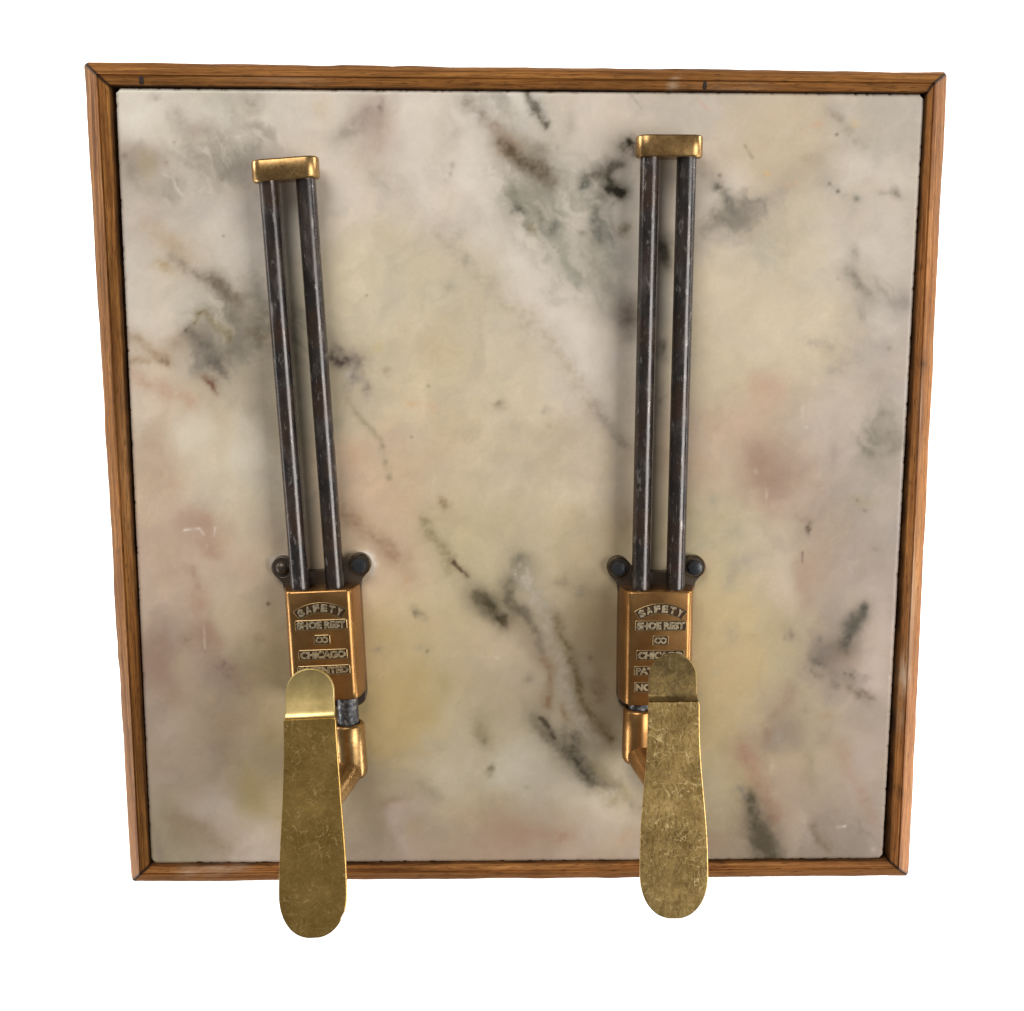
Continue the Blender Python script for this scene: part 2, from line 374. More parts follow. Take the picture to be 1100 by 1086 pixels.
 (830,420,26,20,0,.45,(184,154,128)),(790,458,26,18,0,.38,(188,156,128)),(818,500,14,22,-15,.62,(148,122,104)),(830,530,12,20,0,.5,(154,128,110)),(860,497,16,8,0,.4,(154,132,118)),(895,490,7,16,10,.4,(142,128,118)),(880,530,10,10,0,.38,(152,130,116)),(867,566,2.6,4.5,0,.8,(74,60,48)),(862,556,9,6,0,.4,(138,116,98)),(866,459,2,2,0,.6,WH),(862,439,1.5,5,0,.5,WH),(812,507,3,4,0,.35,WH),(823,530,1.5,5,0,.4,WH),(925,540,20,7,-5,.35,(150,138,104)),(921,538,2,2,0,.6,(90,80,60)),(929,548,3,1.5,20,.6,(84,74,62)),(942,588,6,4,20,.5,(132,124,124)),(862,530,16,8,0,.3,(188,172,156)),
 (768,536,8,6,0,.45,(150,148,140)),(790,572,13,10,0,.4,(152,148,136)),(762,585,8,6,0,.4,(150,146,136)),(797,603,14,9,-15,.55,(150,146,142)),(785,620,7,10,0,.5,(150,146,140)),(780,640,38,36,0,.4,(190,168,118)),(790,716,30,18,0,.45,(192,162,110)),(785,680,8,10,0,.4,(152,144,122)),(770,722,5,4,0,.45,(156,152,128)),(875,612,16,34,5,.5,(164,138,118)),(841,622,10,28,0,.5,(192,177,156)),(757,603,10,9,0,.35,(180,150,118)),
 (918,666,8,13,25,.7,(82,79,76)),(927,651,3,5,-10,.7,(90,86,84)),(896,697,16,9,-10,.55,(104,96,86)),(906,694,5,6,0,.55,(84,78,72)),(848,681,5,8,-15,.65,(124,114,108)),(879,708,7,4,30,.75,(88,82,80)),(911,725,7,6,0,.72,(84,82,80)),(927,729,7,5,0,.45,(132,122,112)),(946,692,14,40,0,.45,(188,171,156)),(938,738,14,8,0,.5,(190,176,164)),(908,702,18,13,40,.3,(160,132,104)),(834,790,5,9,-15,.5,(152,150,148)),(822,786,4,8,0,.5,(130,110,94)),(850,785,14,14,0,.35,(140,126,110)),(865,763,3,4,0,.4,(134,118,94)),(888,770,5,6,0,.4,(156,130,106)),(890,744,6,9,0,.4,(138,128,120)),
 (770,905,20,11,0,.5,(160,128,106)),(868,822,7,11,0,.35,(138,128,100)),(850,830,12,14,0,.35,(178,148,124)),(912,900,20,20,0,.3,(148,136,126)),(830,821,3,5,0,.4,(206,190,168)),(938,912,3,3,0,.5,(206,196,176)),(928,815,12,26,0,.4,(176,160,146)),(828,914,2,2,0,.5,WH),(880,770,30,20,0,.15,(176,160,120)),
]
VEINS = [  # points, half-width, strength, colour
 ([(188,122),(196,140),(205,165),(213,178)],6,.32,(152,144,132)),([(175,187),(186,192),(189,202),(196,210)],1.6,.45,WH),
 ([(160,240),(178,258),(200,276)],8,.38,(172,146,116)),([(186,275),(201,288),(215,297),(228,300)],4,.5,(134,124,108)),([(226,298),(238,309),(246,317),(256,324)],4,.6,(108,98,84)),
 ([(210,348),(213,341),(222,338),(228,346),(236,353),(245,358),(248,368)],2.4,.58,(118,106,74)),([(203,356),(212,364),(222,376),(228,388),(235,396)],3.6,.7,(96,92,90)),([(250,338),(256,350),(258,362),(254,374),(246,382)],4.5,.5,(118,112,108)),([(235,396),(240,402)],3,.5,(110,102,98)),
 ([(255,322),(268,332),(285,338)],5,.3,(140,130,110)),([(138,360),(155,372),(165,380),(180,385)],3.6,.55,(140,116,92)),([(138,390),(150,386),(160,388)],2,.45,(140,118,92)),([(148,406),(175,418),(205,432)],7,.48,(176,144,120)),([(222,408),(228,413),(233,420)],2.6,.75,(112,84,66)),
 ([(205,610),(210,620),(213,630)],3,.4,(150,124,108)),([(198,569),(214,567)],1.3,.8,WH),([(215,568),(219,574)],1.2,.65,WH),([(231,566),(230,575)],1.2,.65,WH),([(222,585),(222,591)],1.2,.4,WH),([(219,672),(220,696)],.9,.5,WH),
 ([(190,878),(215,890),(245,908)],7,.4,(148,126,102)),([(275,860),(300,875)],8,.35,(150,134,92)),
 ([(374,142),(384,132),(395,120)],6,.38,(138,126,116)),([(362,155),(375,145)],6,.25,G),
 ([(539,152),(548,164),(560,174),(568,178),(583,182),(588,194)],4.2,.72,(84,72,54)),([(588,194),(593,200),(597,196)],3,.55,(98,86,72)),([(566,101),(575,117),(581,126),(587,136)],2.4,.65,(92,88,84)),
 ([(520,125),(534,138),(541,150)],5,.35,(150,134,118)),([(588,196),(592,215),(597,245),(604,275),(612,292)],6,.4,(140,140,136)),([(553,200),(556,222)],5,.3,(130,130,122)),
 ([(656,180),(653,190),(657,196),(653,203)],3,.8,(58,56,52)),([(654,204),(662,206),(667,207)],3.6,.95,(36,34,32)),([(640,238),(641,250),(644,258)],4.5,.65,(82,84,84)),([(676,100),(690,118)],1,.4,(130,120,108)),([(640,262),(634,285),(650,310),(660,330)],7,.3,(140,134,128)),([(632,190),(645,186),(655,180),(667,176)],3.5,.5,(92,84,74)),
 ([(480,262),(508,290),(540,322),(575,350),(605,385),(640,440)],9,.3,(160,148,126)),([(640,440),(660,470),(672,480)],4,.3,(120,110,98)),
 ([(356,384),(366,390),(372,388)],3.6,.78,(74,64,56)),([(358,372),(366,380)],4,.5,(120,112,108)),([(384,392),(381,405),(377,416)],4,.5,(128,120,118)),([(388,405),(396,418),(394,430)],3,.35,(140,130,122)),([(374,430),(386,450),(405,470),(411,482)],2.4,.5,(144,134,108)),([(411,482),(414,497),(418,514)],4,.3,(150,140,112)),
 ([(455,558),(463,574),(478,592),(484,612)],5,.5,(134,124,94)),([(366,548),(385,562),(405,578),(425,596)],6,.5,(138,112,88)),([(425,596),(440,620)],6,.28,(160,134,108)),([(488,605),(495,611),(500,616)],2.2,.85,(88,72,54)),([(425,415),(436,440),(470,470),(500,500)],4,.2,(198,180,146)),
 ([(514,639),(524,650),(534,661),(542,666)],4.6,.9,(62,56,46)),([(500,630),(512,640)],8,.3,(150,140,116)),([(558,603),(556,618),(547,630),(546,642)],4.6,.7,(96,90,70)),([(546,645),(558,653),(567,663),(575,678),(583,696)],4,.68,(94,86,68)),([(566,626),(576,638),(584,655)],3.6,.55,(112,104,80)),
 ([(560,614),(572,638),(586,662),(597,695),(606,735),(622,772),(640,790)],8.5,.72,(168,161,152)),([(596,662),(604,684),(614,703),(620,728),(628,758),(642,778),(655,792)],4,.6,(104,92,64)),([(545,668),(565,685),(580,702)],4,.3,(166,146,124)),([(586,708),(593,720),(590,738),(586,756)],3.6,.55,(134,110,84)),([(604,758),(609,772)],2.4,.5,(134,112,80)),([(572,770),(584,790),(600,803),(614,811)],4,.5,(124,116,96)),([(582,773),(589,783),(594,791)],2.4,.8,(84,76,62)),
 ([(612,808),(622,822),(637,836)],5,.85,(74,70,66)),([(637,836),(650,842)],4,.5,(110,102,84)),([(638,820),(655,832),(668,844),(672,855)],3,.5,(138,128,94)),
 ([(424,880),(433,903),(440,920)],5,.42,(184,168,156)),([(428,868),(424,880)],5,.4,(182,166,152)),([(452,840),(472,858)],4,.25,(146,138,116)),
 ([(800,157),(808,170)],1.6,.55,(120,108,92)),([(750,108),(763,120)],1.4,.4,(190,150,130)),([(772,203),(780,213),(788,228),(794,238)],4,.62,(104,102,100)),([(887,196),(902,208),(920,214)],5,.3,(150,146,142)),([(893,120),(902,128)],3.6,.5,(140,132,124)),([(908,140),(925,153),(942,160)],5,.38,(152,146,138)),([(912,293),(918,298),(924,308),(932,316)],4,.58,(130,124,120)),([(745,178),(765,190)],5,.3,(150,144,134)),([(794,236),(815,222),(838,205)],6,.3,(160,150,138)),
 ([(862,593),(862,603)],1.2,.8,(84,68,60)),([(893,398),(905,402)],4,.3,G),
 ([(876,688),(884,704),(893,720),(898,736)],3.6,.5,(120,110,100)),([(914,736),(925,746),(934,752)],3.4,.6,(116,102,84)),([(848,740),(842,756),(830,775),(824,790)],5,.45,(138,116,98)),([(926,652),(922,664),(912,678),(906,692)],3.4,.6,(78,74,70)),
 ([(800,806),(810,828),(822,852),(832,876)],7,.6,(156,124,102)),([(806,856),(812,876),(820,900)],5,.75,(84,78,68)),([(814,890),(820,905),(826,924)],8.5,.78,(84,77,68)),([(792,846),(800,856)],2.6,.5,(130,122,110)),([(874,888),(880,903),(890,914)],3.4,.55,(114,102,80)),([(903,798),(912,828),(925,850),(938,880)],5,.32,(156,126,106)),([(899,888),(908,887)],1.2,.85,WH),([(864,880),(866,900)],3,.3,(188,176,160)),
 ([(384,596),(392,595),(399,599),(402,606),(399,614)],4.6,.95,(214,206,194)),([(305,597),(294,600),(291,606)],2.4,.8,(206,198,186)),
]
W1 = (210, 205, 191)
DRIFTS = [  # broad soft zones of the stone: x, y, rx, ry, angle, strength, colour
 (150,122,32,30,0,.75,W1),(215,125,24,14,20,.4,W1),(250,258,28,34,0,.5,(206,200,186)),(165,330,34,26,0,.5,(206,198,182)),(222,335,14,20,0,.35,(196,190,170)),(268,476,15,30,-5,.6,(207,201,184)),(208,468,16,22,0,.55,(208,201,182)),
 (365,150,20,62,0,.45,(206,198,184)),(458,150,24,56,0,.5,(206,199,185)),(500,150,22,45,-15,.5,(208,201,188)),(525,215,26,50,-25,.75,(210,203,189)),(556,275,26,46,-32,.7,(210,203,189)),(592,334,24,46,-36,.65,(209,201,188)),(624,388,20,40,-38,.6,(206,199,188)),(648,428,12,26,-35,.45,(200,193,180)),(548,112,16,14,0,.6,(208,204,194)),
 (613,215,13,34,-8,.7,(207,202,189)),(633,140,22,30,0,.4,(205,194,177)),(590,140,18,18,0,.35,(200,190,174)),(300,130,22,24,0,.25,(200,192,176)),
 (152,174,28,20,10,.65,(150,138,120)),(238,162,42,36,20,.5,(164,155,143)),(175,204,34,10,0,.35,(162,152,140)),(256,356,28,42,10,.5,(150,143,131)),(318,365,24,24,20,.45,(150,144,132)),(228,385,20,18,30,.35,(156,148,136)),(280,428,15,34,0,.5,(172,160,138)),(395,140,24,34,-15,.5,(160,140,124)),(418,206,18,18,0,.25,(168,160,148)),(480,155,10,32,0,.25,(174,164,150)),
 (580,216,32,52,-15,.6,(158,153,140)),(642,240,18,58,-5,.5,(152,147,136)),(560,165,28,14,35,.4,(150,132,108)),(618,282,24,20,20,.45,(172,170,160)),
 (774,202,28,14,0,.5,W1),(806,144,34,46,0,.45,(187,172,145)),(936,182,46,20,10,.5,(204,197,183)),(800,228,38,16,-18,.6,(142,134,125)),(850,198,24,14,-35,.45,(166,152,130)),(820,274,20,24,0,.3,(178,173,160)),(950,255,28,52,0,.45,(200,191,175)),(944,320,36,20,15,.3,(166,156,148)),(952,348,18,22,0,.45,(202,195,183)),(880,250,30,40,0,.3,(198,188,166)),
 (824,424,26,24,0,.45,(182,150,126)),(834,506,32,26,20,.55,(150,126,106)),(948,466,20,28,5,.45,(148,140,128)),(800,330,46,60,0,.35,(196,182,152)),(900,430,30,26,0,.3,(186,170,154)),(780,520,20,30,0,.3,(192,180,152)),
 (215,562,26,14,20,.5,(172,142,122)),(170,704,20,32,0,.5,(152,126,108)),(222,690,24,20,30,.55,(152,122,104)),(250,720,24,20,30,.4,(146,120,104)),(238,672,16,42,-15,.5,(190,178,150)),(202,735,10,40,0,.35,(184,170,144)),(150,640,14,40,0,.4,(196,180,158)),(225,868,24,16,30,.6,(200,188,172)),(262,898,30,16,30,.65,(202,190,174)),(195,890,22,12,30,.5,(154,136,108)),(270,850,16,26,0,.35,(172,152,98)),(165,860,10,40,0,.3,(182,168,148)),
 (420,590,44,40,20,.4,(200,172,142)),(460,670,36,30,0,.35,(194,178,140)),(520,775,22,40,-20,.35,(160,148,118)),(494,834,60,24,0,.45,(194,186,163)),(434,760,36,44,0,.45,(174,154,104)),(536,900,46,22,0,.5,(172,142,120)),(450,900,16,22,0,.3,(178,158,138)),(400,850,14,40,0,.3,(158,146,118)),(500,700,30,40,0,.25,(186,168,142)),
 (560,704,22,38,0,.4,(192,178,148)),(610,842,58,30,10,.7,(209,202,183)),(560,820,30,26,0,.5,(204,197,177)),(655,874,26,16,0,.4,(198,186,168)),(636,700,32,86,-8,.4,(138,122,90)),(560,620,26,30,0,.35,(158,148,118)),(640,640,20,20,0,.3,(150,138,112)),
 (837,630,16,34,0,.55,(197,183,160)),(864,625,13,28,0,.45,(164,138,118)),(942,716,18,32,0,.6,(194,178,165)),(790,690,36,46,0,.3,(190,168,126)),(838,788,20,20,0,.5,(144,130,114)),(772,834,18,28,0,.4,(184,172,142)),(890,700,30,34,30,.45,(148,132,114)),(930,650,22,22,0,.35,(182,166,148)),(925,815,20,40,0,.4,(180,164,150)),(850,870,10,40,0,.3,(182,164,142)),(905,900,36,22,0,.4,(148,136,124)),
]
#STONE-END


def stone_colour(px, py):
    wx = px + 9 * vnoise(px / 42, py / 42, 1, 4) + 2.5 * vnoise(px / 9, py / 9, 5, 3)
    wy = py + 9 * vnoise(px / 42, py / 42, 2, 4) + 2.5 * vnoise(px / 9, py / 9, 6, 3)
    num = np.zeros(px.shape + (3,))
    den = np.zeros(px.shape)
    for x, y, r, g, b in BASE:
        w = np.exp(-((wx - x) ** 2 + (wy - y) ** 2) / (2 * 29.0 ** 2)) + 1e-9
        num += w[..., None] * np.array((r, g, b), float)
        den += w
    c = num / den[..., None]
    # soft cloudy mottling, a warm and a cool set
    gx = px + 13 * vnoise(px / 36, py / 36, 71, 5, .58)
    gy = py + 13 * vnoise(px / 36, py / 36, 72, 5, .58)
    soft = np.clip(.92 + .55 * vnoise(px / 24, py / 24, 73, 5, .6), .2, 1.35)
    n1 = vnoise(gx / 55, gy / 60, 11, 5, .55)
    n2 = vnoise((gx + .6 * gy) / 40, (gy - .5 * gx) / 70, 13, 5, .6)
    n3 = vnoise(gx / 12, gy / 12, 17, 4, .6)
    n4 = vnoise((gx + gy) / 30, (gy - .7 * gx) / 40, 15, 4, .6)
    c *= (1 + .028 * n1 + .024 * n2 + .018 * n3 + .022 * n4)[..., None]
    c += (3.5 * vnoise(gx / 30, gy / 30, 19, 4))[..., None] * np.array((.45, .1, -.8))
    smoke = [(250,348,34,34,20,.5,(150,144,134)),(226,384,26,14,40,.5,(146,138,130)),(205,372,26,12,-25,.35,(160,144,126)),(306,350,22,16,20,.45,(150,144,134)),(378,392,22,16,20,.4,(150,144,136)),(240,318,16,10,40,.4,(146,138,128)),
             (572,190,36,26,35,.5,(150,142,128)),(580,235,34,32,0,.5,(150,147,136)),(646,200,22,26,0,.45,(146,142,132)),(652,262,16,34,0,.45,(144,144,138)),(612,300,18,22,30,.4,(156,154,146)),(525,118,26,12,35,.4,(158,150,140)),
             (530,650,28,12,38,.5,(132,122,100)),(556,616,14,20,20,.45,(138,128,104)),(572,672,14,26,-25,.45,(140,130,106)),(632,740,18,44,-10,.45,(116,102,76)),(600,796,36,12,38,.45,(140,132,114)),(636,832,30,12,38,.45,(132,124,110)),
             (905,690,22,22,20,.45,(140,126,112)),(880,712,20,14,0,.4,(140,128,116)),(820,905,14,30,-18,.4,(120,110,96)),(795,232,26,12,-15,.4,(136,130,122)),(948,468,14,30,0,.4,(140,134,124)),(240,160,40,28,10,.35,(162,154,144))]
    tx, ty = gx * .62 + gy * .78, gx * .78 - gy * .62                  # along and across the bedding of the stone
    feather = np.clip(.62 + .75 * vnoise(tx / 46, ty / 9, 81, 4, .55) + .35 * vnoise(tx / 14, ty / 6, 83, 3, .6), .08, 1.25)
    for x, y, rx, ry, ang, st, col in DRIFTS + smoke:
        fea = 1.0
        a = math.radians(ang)
        dx, dy = gx - x, gy - y
        u, v = (dx * math.cos(a) + dy * math.sin(a)) / rx, (-dx * math.sin(a) + dy * math.cos(a)) / ry
        if max(col) - min(col) < 27 and max(col) < 180:            # the smoky grey zones
            col, st = (col[0] - 20, col[1] - 18, col[2] - 22), min(.97, st * 1.45)
            fea = feather
        k = np.clip(np.exp(-.8 * (u * u + v * v) ** 1.25) * st * soft * fea, 0, .95)[..., None]
        c = c * (1 - k) + np.array(col, float) * k
    c = 176 + 1.08 * (c - 176)
    lum = c.mean(-1, keepdims=True)
    c = lum + .8 * (c - lum)
    fx = px + 2.6 * vnoise(px / 17, py / 17, 21, 4, .55) + .8 * vnoise(px / 5, py / 5, 23, 2)
    fy = py + 2.6 * vnoise(px / 17, py / 17, 22, 4, .55) + .8 * vnoise(px / 5, py / 5, 24, 2)
    brk = np.clip(.5 + .75 * vnoise(px / 9, py / 9, 27, 4, .65), 0, 1)
    spk = np.clip(.92 + .45 * vnoise(px / 4.5, py / 4.5, 31, 3, .6), .25, 1.5)
    brk2 = np.clip(.62 + .6 * vnoise(px / 16, py / 16, 29, 4, .6), 0, 1)
    def warm(col):                                   # greys of this stone lean green-brown, never blue
        r, g, b = col
        return (r, g, b) if r - b > 16 else (r + 1, g, b - 8)
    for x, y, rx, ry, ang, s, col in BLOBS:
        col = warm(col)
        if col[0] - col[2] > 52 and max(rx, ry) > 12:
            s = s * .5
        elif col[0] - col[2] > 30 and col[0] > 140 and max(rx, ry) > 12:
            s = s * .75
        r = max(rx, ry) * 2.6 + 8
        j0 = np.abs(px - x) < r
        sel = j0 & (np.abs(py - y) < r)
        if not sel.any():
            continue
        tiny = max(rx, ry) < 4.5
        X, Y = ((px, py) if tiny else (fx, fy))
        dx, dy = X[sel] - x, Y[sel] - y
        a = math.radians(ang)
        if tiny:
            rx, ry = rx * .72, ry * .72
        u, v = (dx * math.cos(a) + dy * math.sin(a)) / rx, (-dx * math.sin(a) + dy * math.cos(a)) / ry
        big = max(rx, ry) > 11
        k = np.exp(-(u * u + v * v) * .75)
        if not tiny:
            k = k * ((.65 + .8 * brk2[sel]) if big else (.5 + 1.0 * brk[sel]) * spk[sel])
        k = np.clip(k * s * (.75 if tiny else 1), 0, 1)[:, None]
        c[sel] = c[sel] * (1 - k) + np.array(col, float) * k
    for pts, w, s, col in VEINS:
        col = warm(col)
        xs, ys = [p[0] for p in pts], [p[1] for p in pts]
        m = w * 3 + 10
        sel = (px > min(xs) - m) & (px < max(xs) + m) & (py > min(ys) - m) & (py < max(ys) + m)
        if not sel.any():
            continue
        X, Y = (px[sel], py[sel]) if w < 1.7 else (fx[sel], fy[sel])
        d = np.full(X.shape, 1e9)
        for (x0, y0), (x1, y1) in zip(pts, pts[1:]):
            L = (x1 - x0) ** 2 + (y1 - y0) ** 2
            t = np.clip(((X - x0) * (x1 - x0) + (Y - y0) * (y1 - y0)) / L, 0, 1)
            d = np.minimum(d, np.hypot(X - x0 - t * (x1 - x0), Y - y0 - t * (y1 - y0)))
        if w >= 3 and col[2] < 190:
            w = w * 1.3
        k = np.exp(-(d / w) ** 2)
        if w >= 1.7 and col[2] > 185:
            k = k * (.8 + .3 * brk[sel])
        elif w >= 1.7:
            if max(col) - min(col) > 34 and max(col) > 135:
                k = .85 * k * (.55 + .4 * brk2[sel])
            else:
                k = k * (.4 + .95 * brk[sel])
            k = k * spk[sel] + .42 * np.exp(-(d / (w * 2.3)) ** 2) * (.5 + .7 * brk2[sel])
        else:
            k = k * (.35 + .9 * brk[sel])
        k = np.clip(k * s, 0, 1)[:, None]
        c[sel] = c[sel] * (1 - k) + np.array(col, float) * k
    return np.clip(c, 8, 250)


STONE_GAIN = np.array((1.19, 1.14, 1.115))


def build_slab(parent):
    n, hx, y0, y1 = 560, .2503, -.2525, .2527
    t = np.linspace(0, 1, n)
    X, Y = np.meshgrid(-hx + 2 * hx * t, y0 + (y1 - y0) * t)
    # chart coordinates of every slab vertex
    P = np.stack([X, Y, np.zeros_like(X)], -1) - CAM
    Q = P @ ROT.T
    px, py = CW / 2 + FPX * Q[..., 0] / -Q[..., 2], CH / 2 - FPX * Q[..., 1] / -Q[..., 2]
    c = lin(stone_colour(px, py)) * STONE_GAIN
    c = np.clip(c, 0, .95)
    # chipped, slightly uneven arris with rounded corners, and the slab's sides
    Z = np.zeros_like(X)
    ex = np.minimum(X + hx, hx - X)
    ey = np.minimum(Y - y0, y1 - Y)
    e = np.minimum(ex, ey)
    chip = np.clip(vnoise(X * 420, Y * 420, 41, 3) - .35, 0, 1)
    Z -= np.where(e < .0022, (.0022 - e) ** 2 / .0022 * .55 + chip * .0016 * (1 - e / .0022), 0)
    d = np.hypot(np.maximum(.006 - ex, 0), np.maximum(.006 - ey, 0))
    k = np.where(d > .002, .002 / np.maximum(d, 1e-9), 1)          # pull the corners in
    cx = np.sign(X) * (hx - .002)
    cy = np.where(Y > 0, y1 - .002, y0 + .002)
    corner = (ex < .002) & (ey < .002)
    X = np.where(corner, cx + (X - cx) * k, X)
    Y = np.where(corner, cy + (Y - cy) * k, Y)
    bchip = np.clip(vnoise(X * 170, Y * 0 + 3, 43, 4, .65) - .45, 0, 1) * .0016
    Y[0] += bchip[0]
    V = np.stack([X, Y, Z], -1).reshape(-1, 3)
    idx = np.arange(n * n).reshape(n, n)
    F = np.stack([idx[:-1, :-1], idx[:-1, 1:], idx[1:, 1:], idx[1:, :-1]], -1).reshape(-1, 4)
    rim = np.concatenate([idx[0, :-1], idx[:-1, -1], idx[-1, :0:-1], idx[:0:-1, 0]])
    B = V[rim].copy()
    B[:, 2] = -.014
    bi = np.arange(len(rim)) + n * n
    S = np.stack([rim, bi, np.roll(bi, -1), np.roll(rim, -1)], -1)
    V = np.concatenate([V, B])
    C = np.concatenate([c.reshape(-1, 3), c.reshape(-1, 3)[rim]])
    F = np.concatenate([F, S])
    me = bpy.data.meshes.new('marble_slab')
    me.vertices.add(len(V))
    me.vertices.foreach_set('co', V.ravel())
    me.loops.add(F.size)
    me.loops.foreach_set('vertex_index', F.ravel())
    me.polygons.add(len(F))
    me.polygons.foreach_set('loop_start', np.arange(0, F.size, 4))
    me.update(calc_edges=True)
    a = me.attributes.new('stone', 'FLOAT_COLOR', 'POINT')
    a.data.foreach_set('color', np.concatenate([C, np.ones((len(C), 1))], 1).astype(np.float32).ravel())
    return mesh_obj('marble_slab', me, M_MARBLE, parent)


# ---------------------------------------------------------------- framed panel
panel = thing('framed_marble_panel', 'square veined marble slab in a narrow oak frame, carrying two brass shoe rests', 'marble panel', TO_WORLD)
build_slab(panel)

INNER = [(-253.3, 253.8), (250.9, 253.3), (254.0, -253.1), (-251.2, -253.1)]
RIDGE = [(-260.2, 260.0), (254.9, 258.9), (260.5, -258.6), (-257.3, -258.8)]
OUTER = [(-271.3, 269.6), (266.6, 267.6), (272.0, -268.6), (-266.9, -268.9)]


def rail(a, b, seed, mat):
    """one mitred length of moulding between frame corners a and b (indices)"""
    def lerp(L, t):
        return np.array(L[a], float) * (1 - t) + np.array(L[b], float) * t
    n = 110
    rs = np.concatenate([[0, .0016, .004], np.linspace(.012, .988, n - 6), [.996, .9984, 1]])
    prof_n = 9
    length = np.hypot(*(np.array(OUTER[b]) - np.array(OUTER[a]))) * MM
    bm = bmesh.new()
    uv = bm.loops.layers.uv.new('UVMap')
    rows, info = [], []
    tt = rs * 26
    wob = vnoise(tt, tt * 0 + seed, 50 + seed, 3) * .45
    wob2 = vnoise(tt * 3, tt * 0 + seed, 60 + seed, 3) * .22
    wob[[0, -1]] = 0
    for i, t in enumerate(rs):
        t = .0003 + t * (1 - .0006)                      # hairline gap at the mitres
        pi, pr, po = lerp(INNER, t), lerp(RIDGE, t), lerp(OUTER, t)
        out = (po - pi) / np.hypot(*(po - pi))
        po = po + out * (wob[i] - 1.2 * max(0, 1 - min(t, 1 - t) * 540 / 2.0) ** .7)
        pi = pi + out * wob2[i] * .6
        mid = pr * .55 + po * .45 + out * .8
        pts = [(*pi, -13.0), (*pi, 1.2), (*(pi + out * .7), 2.4), (*(pr - out * 1.3), 3.0 + wob2[i] * .4), (*(pr - out * .2), 1.7),
               (*(pr + out * .5), 2.7), (*mid, -.9), (*(pr * .12 + po * .88 + out * .3), -5.8), (*po, -13.0)]
        rows.append([bm.verts.new(tuple(v * MM for v in p)) for p in pts])
        acc, us = 0.0, [0.0]
        for p, q in zip(pts, pts[1:]):
            acc += math.dist(p, q) * MM
            us.append(acc)
        info.append((t * length, us))
    for i in range(n - 1):
        for k in range(prof_n - 1):
            f = bm.faces.new((rows[i][k], rows[i + 1][k], rows[i + 1][k + 1], rows[i][k + 1]))
            for lp, (ii, kk) in zip(f.loops, ((i, k), (i + 1, k), (i + 1, k + 1), (i, k + 1))):
                lp[uv].uv = (info[ii][0] + seed * 1.7, info[ii][1][kk] + seed * .31)
        bm.faces.new((rows[i][0], rows[i][-1], rows[i + 1][-1], rows[i + 1][0]))
    bm.faces.new(rows[0])
    bm.faces.new(rows[-1][::-1])
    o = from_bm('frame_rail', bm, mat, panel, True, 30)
    me = o.data
    # grime at the mitres and inner arris; gap shade painted onto the inner wall
    co = np.empty(len(me.vertices) * 3)
    me.vertices.foreach_get('co', co)
    co = co.reshape(-1, 3) / MM
    k = np.arange(len(co)) % prof_n
    i = np.arange(len(co)) // prof_n
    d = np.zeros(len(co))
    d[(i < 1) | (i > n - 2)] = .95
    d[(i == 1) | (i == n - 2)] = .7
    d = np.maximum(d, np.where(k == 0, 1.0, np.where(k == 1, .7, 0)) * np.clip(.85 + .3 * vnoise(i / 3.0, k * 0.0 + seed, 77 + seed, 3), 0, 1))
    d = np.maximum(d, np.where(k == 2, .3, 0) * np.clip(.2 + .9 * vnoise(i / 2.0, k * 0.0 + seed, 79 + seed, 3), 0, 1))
    wr = np.zeros(len(co))
    for x, y, rx, ry, a in ((-206, -256, 9, 3, .8), (-190, -255, 7, 2, .9), (-225, -257, 6, 4, .6), (257, -121, 3, 13, .8), (256, -150, 2, 8, .6), (93, 256, 2.5, 4, .7), (130, 256, 20, 2, .35),
                            (-150, 257, 30, 2, .3), (259, 60, 2, 40, .35), (260, -60, 2, 60, .4), (-255, 20, 2, 60, .25)):
        wr = np.maximum(wr, a * np.exp(-((co[:, 0] - x) / rx) ** 2 - ((co[:, 1] - y) / ry) ** 2))
    aw = me.attributes.new('wear', 'FLOAT', 'POINT')
    aw.data.foreach_set('value', wr.astype(np.float32))
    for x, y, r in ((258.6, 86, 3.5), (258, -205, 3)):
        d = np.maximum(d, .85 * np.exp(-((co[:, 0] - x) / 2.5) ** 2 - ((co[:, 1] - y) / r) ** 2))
    at = me.attributes.new('dirt_shade', 'FLOAT', 'POINT')
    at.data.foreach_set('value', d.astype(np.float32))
    return o


top_rail = rail(0, 1, 1, M_WOOD_SHADED)
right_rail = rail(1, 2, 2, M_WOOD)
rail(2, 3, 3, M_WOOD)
rail(3, 0, 4, M_WOOD_SHADED)


def block(bm, x0, x1, y0, y1, z0, z1):
    m = Matrix.Translation(((x0 + x1) / 2 * MM, (y0 + y1) / 2 * MM, (z0 + z1) / 2 * MM)) @ Matrix.Diagonal(((x1 - x0) * MM, (y1 - y0) * MM, (z1 - z0) * MM, 1))
    return bmesh.ops.create_cube(bm, size=1, matrix=m)


for x, y, w, h in ((-233.3, 256.9, 2.6, 4.4), (112.2, 256.3, 2.2, 4.6)):
    bm = bmesh.new()
    block(bm, x - w / 2, x + w / 2, y - h / 2, y + h / 2, .5, 3.35)
    bmesh.ops.bevel(bm, geom=bm.edges[:], offset=.3 * MM, segments=1, affect='EDGES')
    from_bm('nail_head', bm, M_NAIL, top_rail)

bm = bmesh.new()
block(bm, -262, 262, -262, 262, -20, -14.2)
from_bm('backing_board', bm, M_BACK, panel, False)


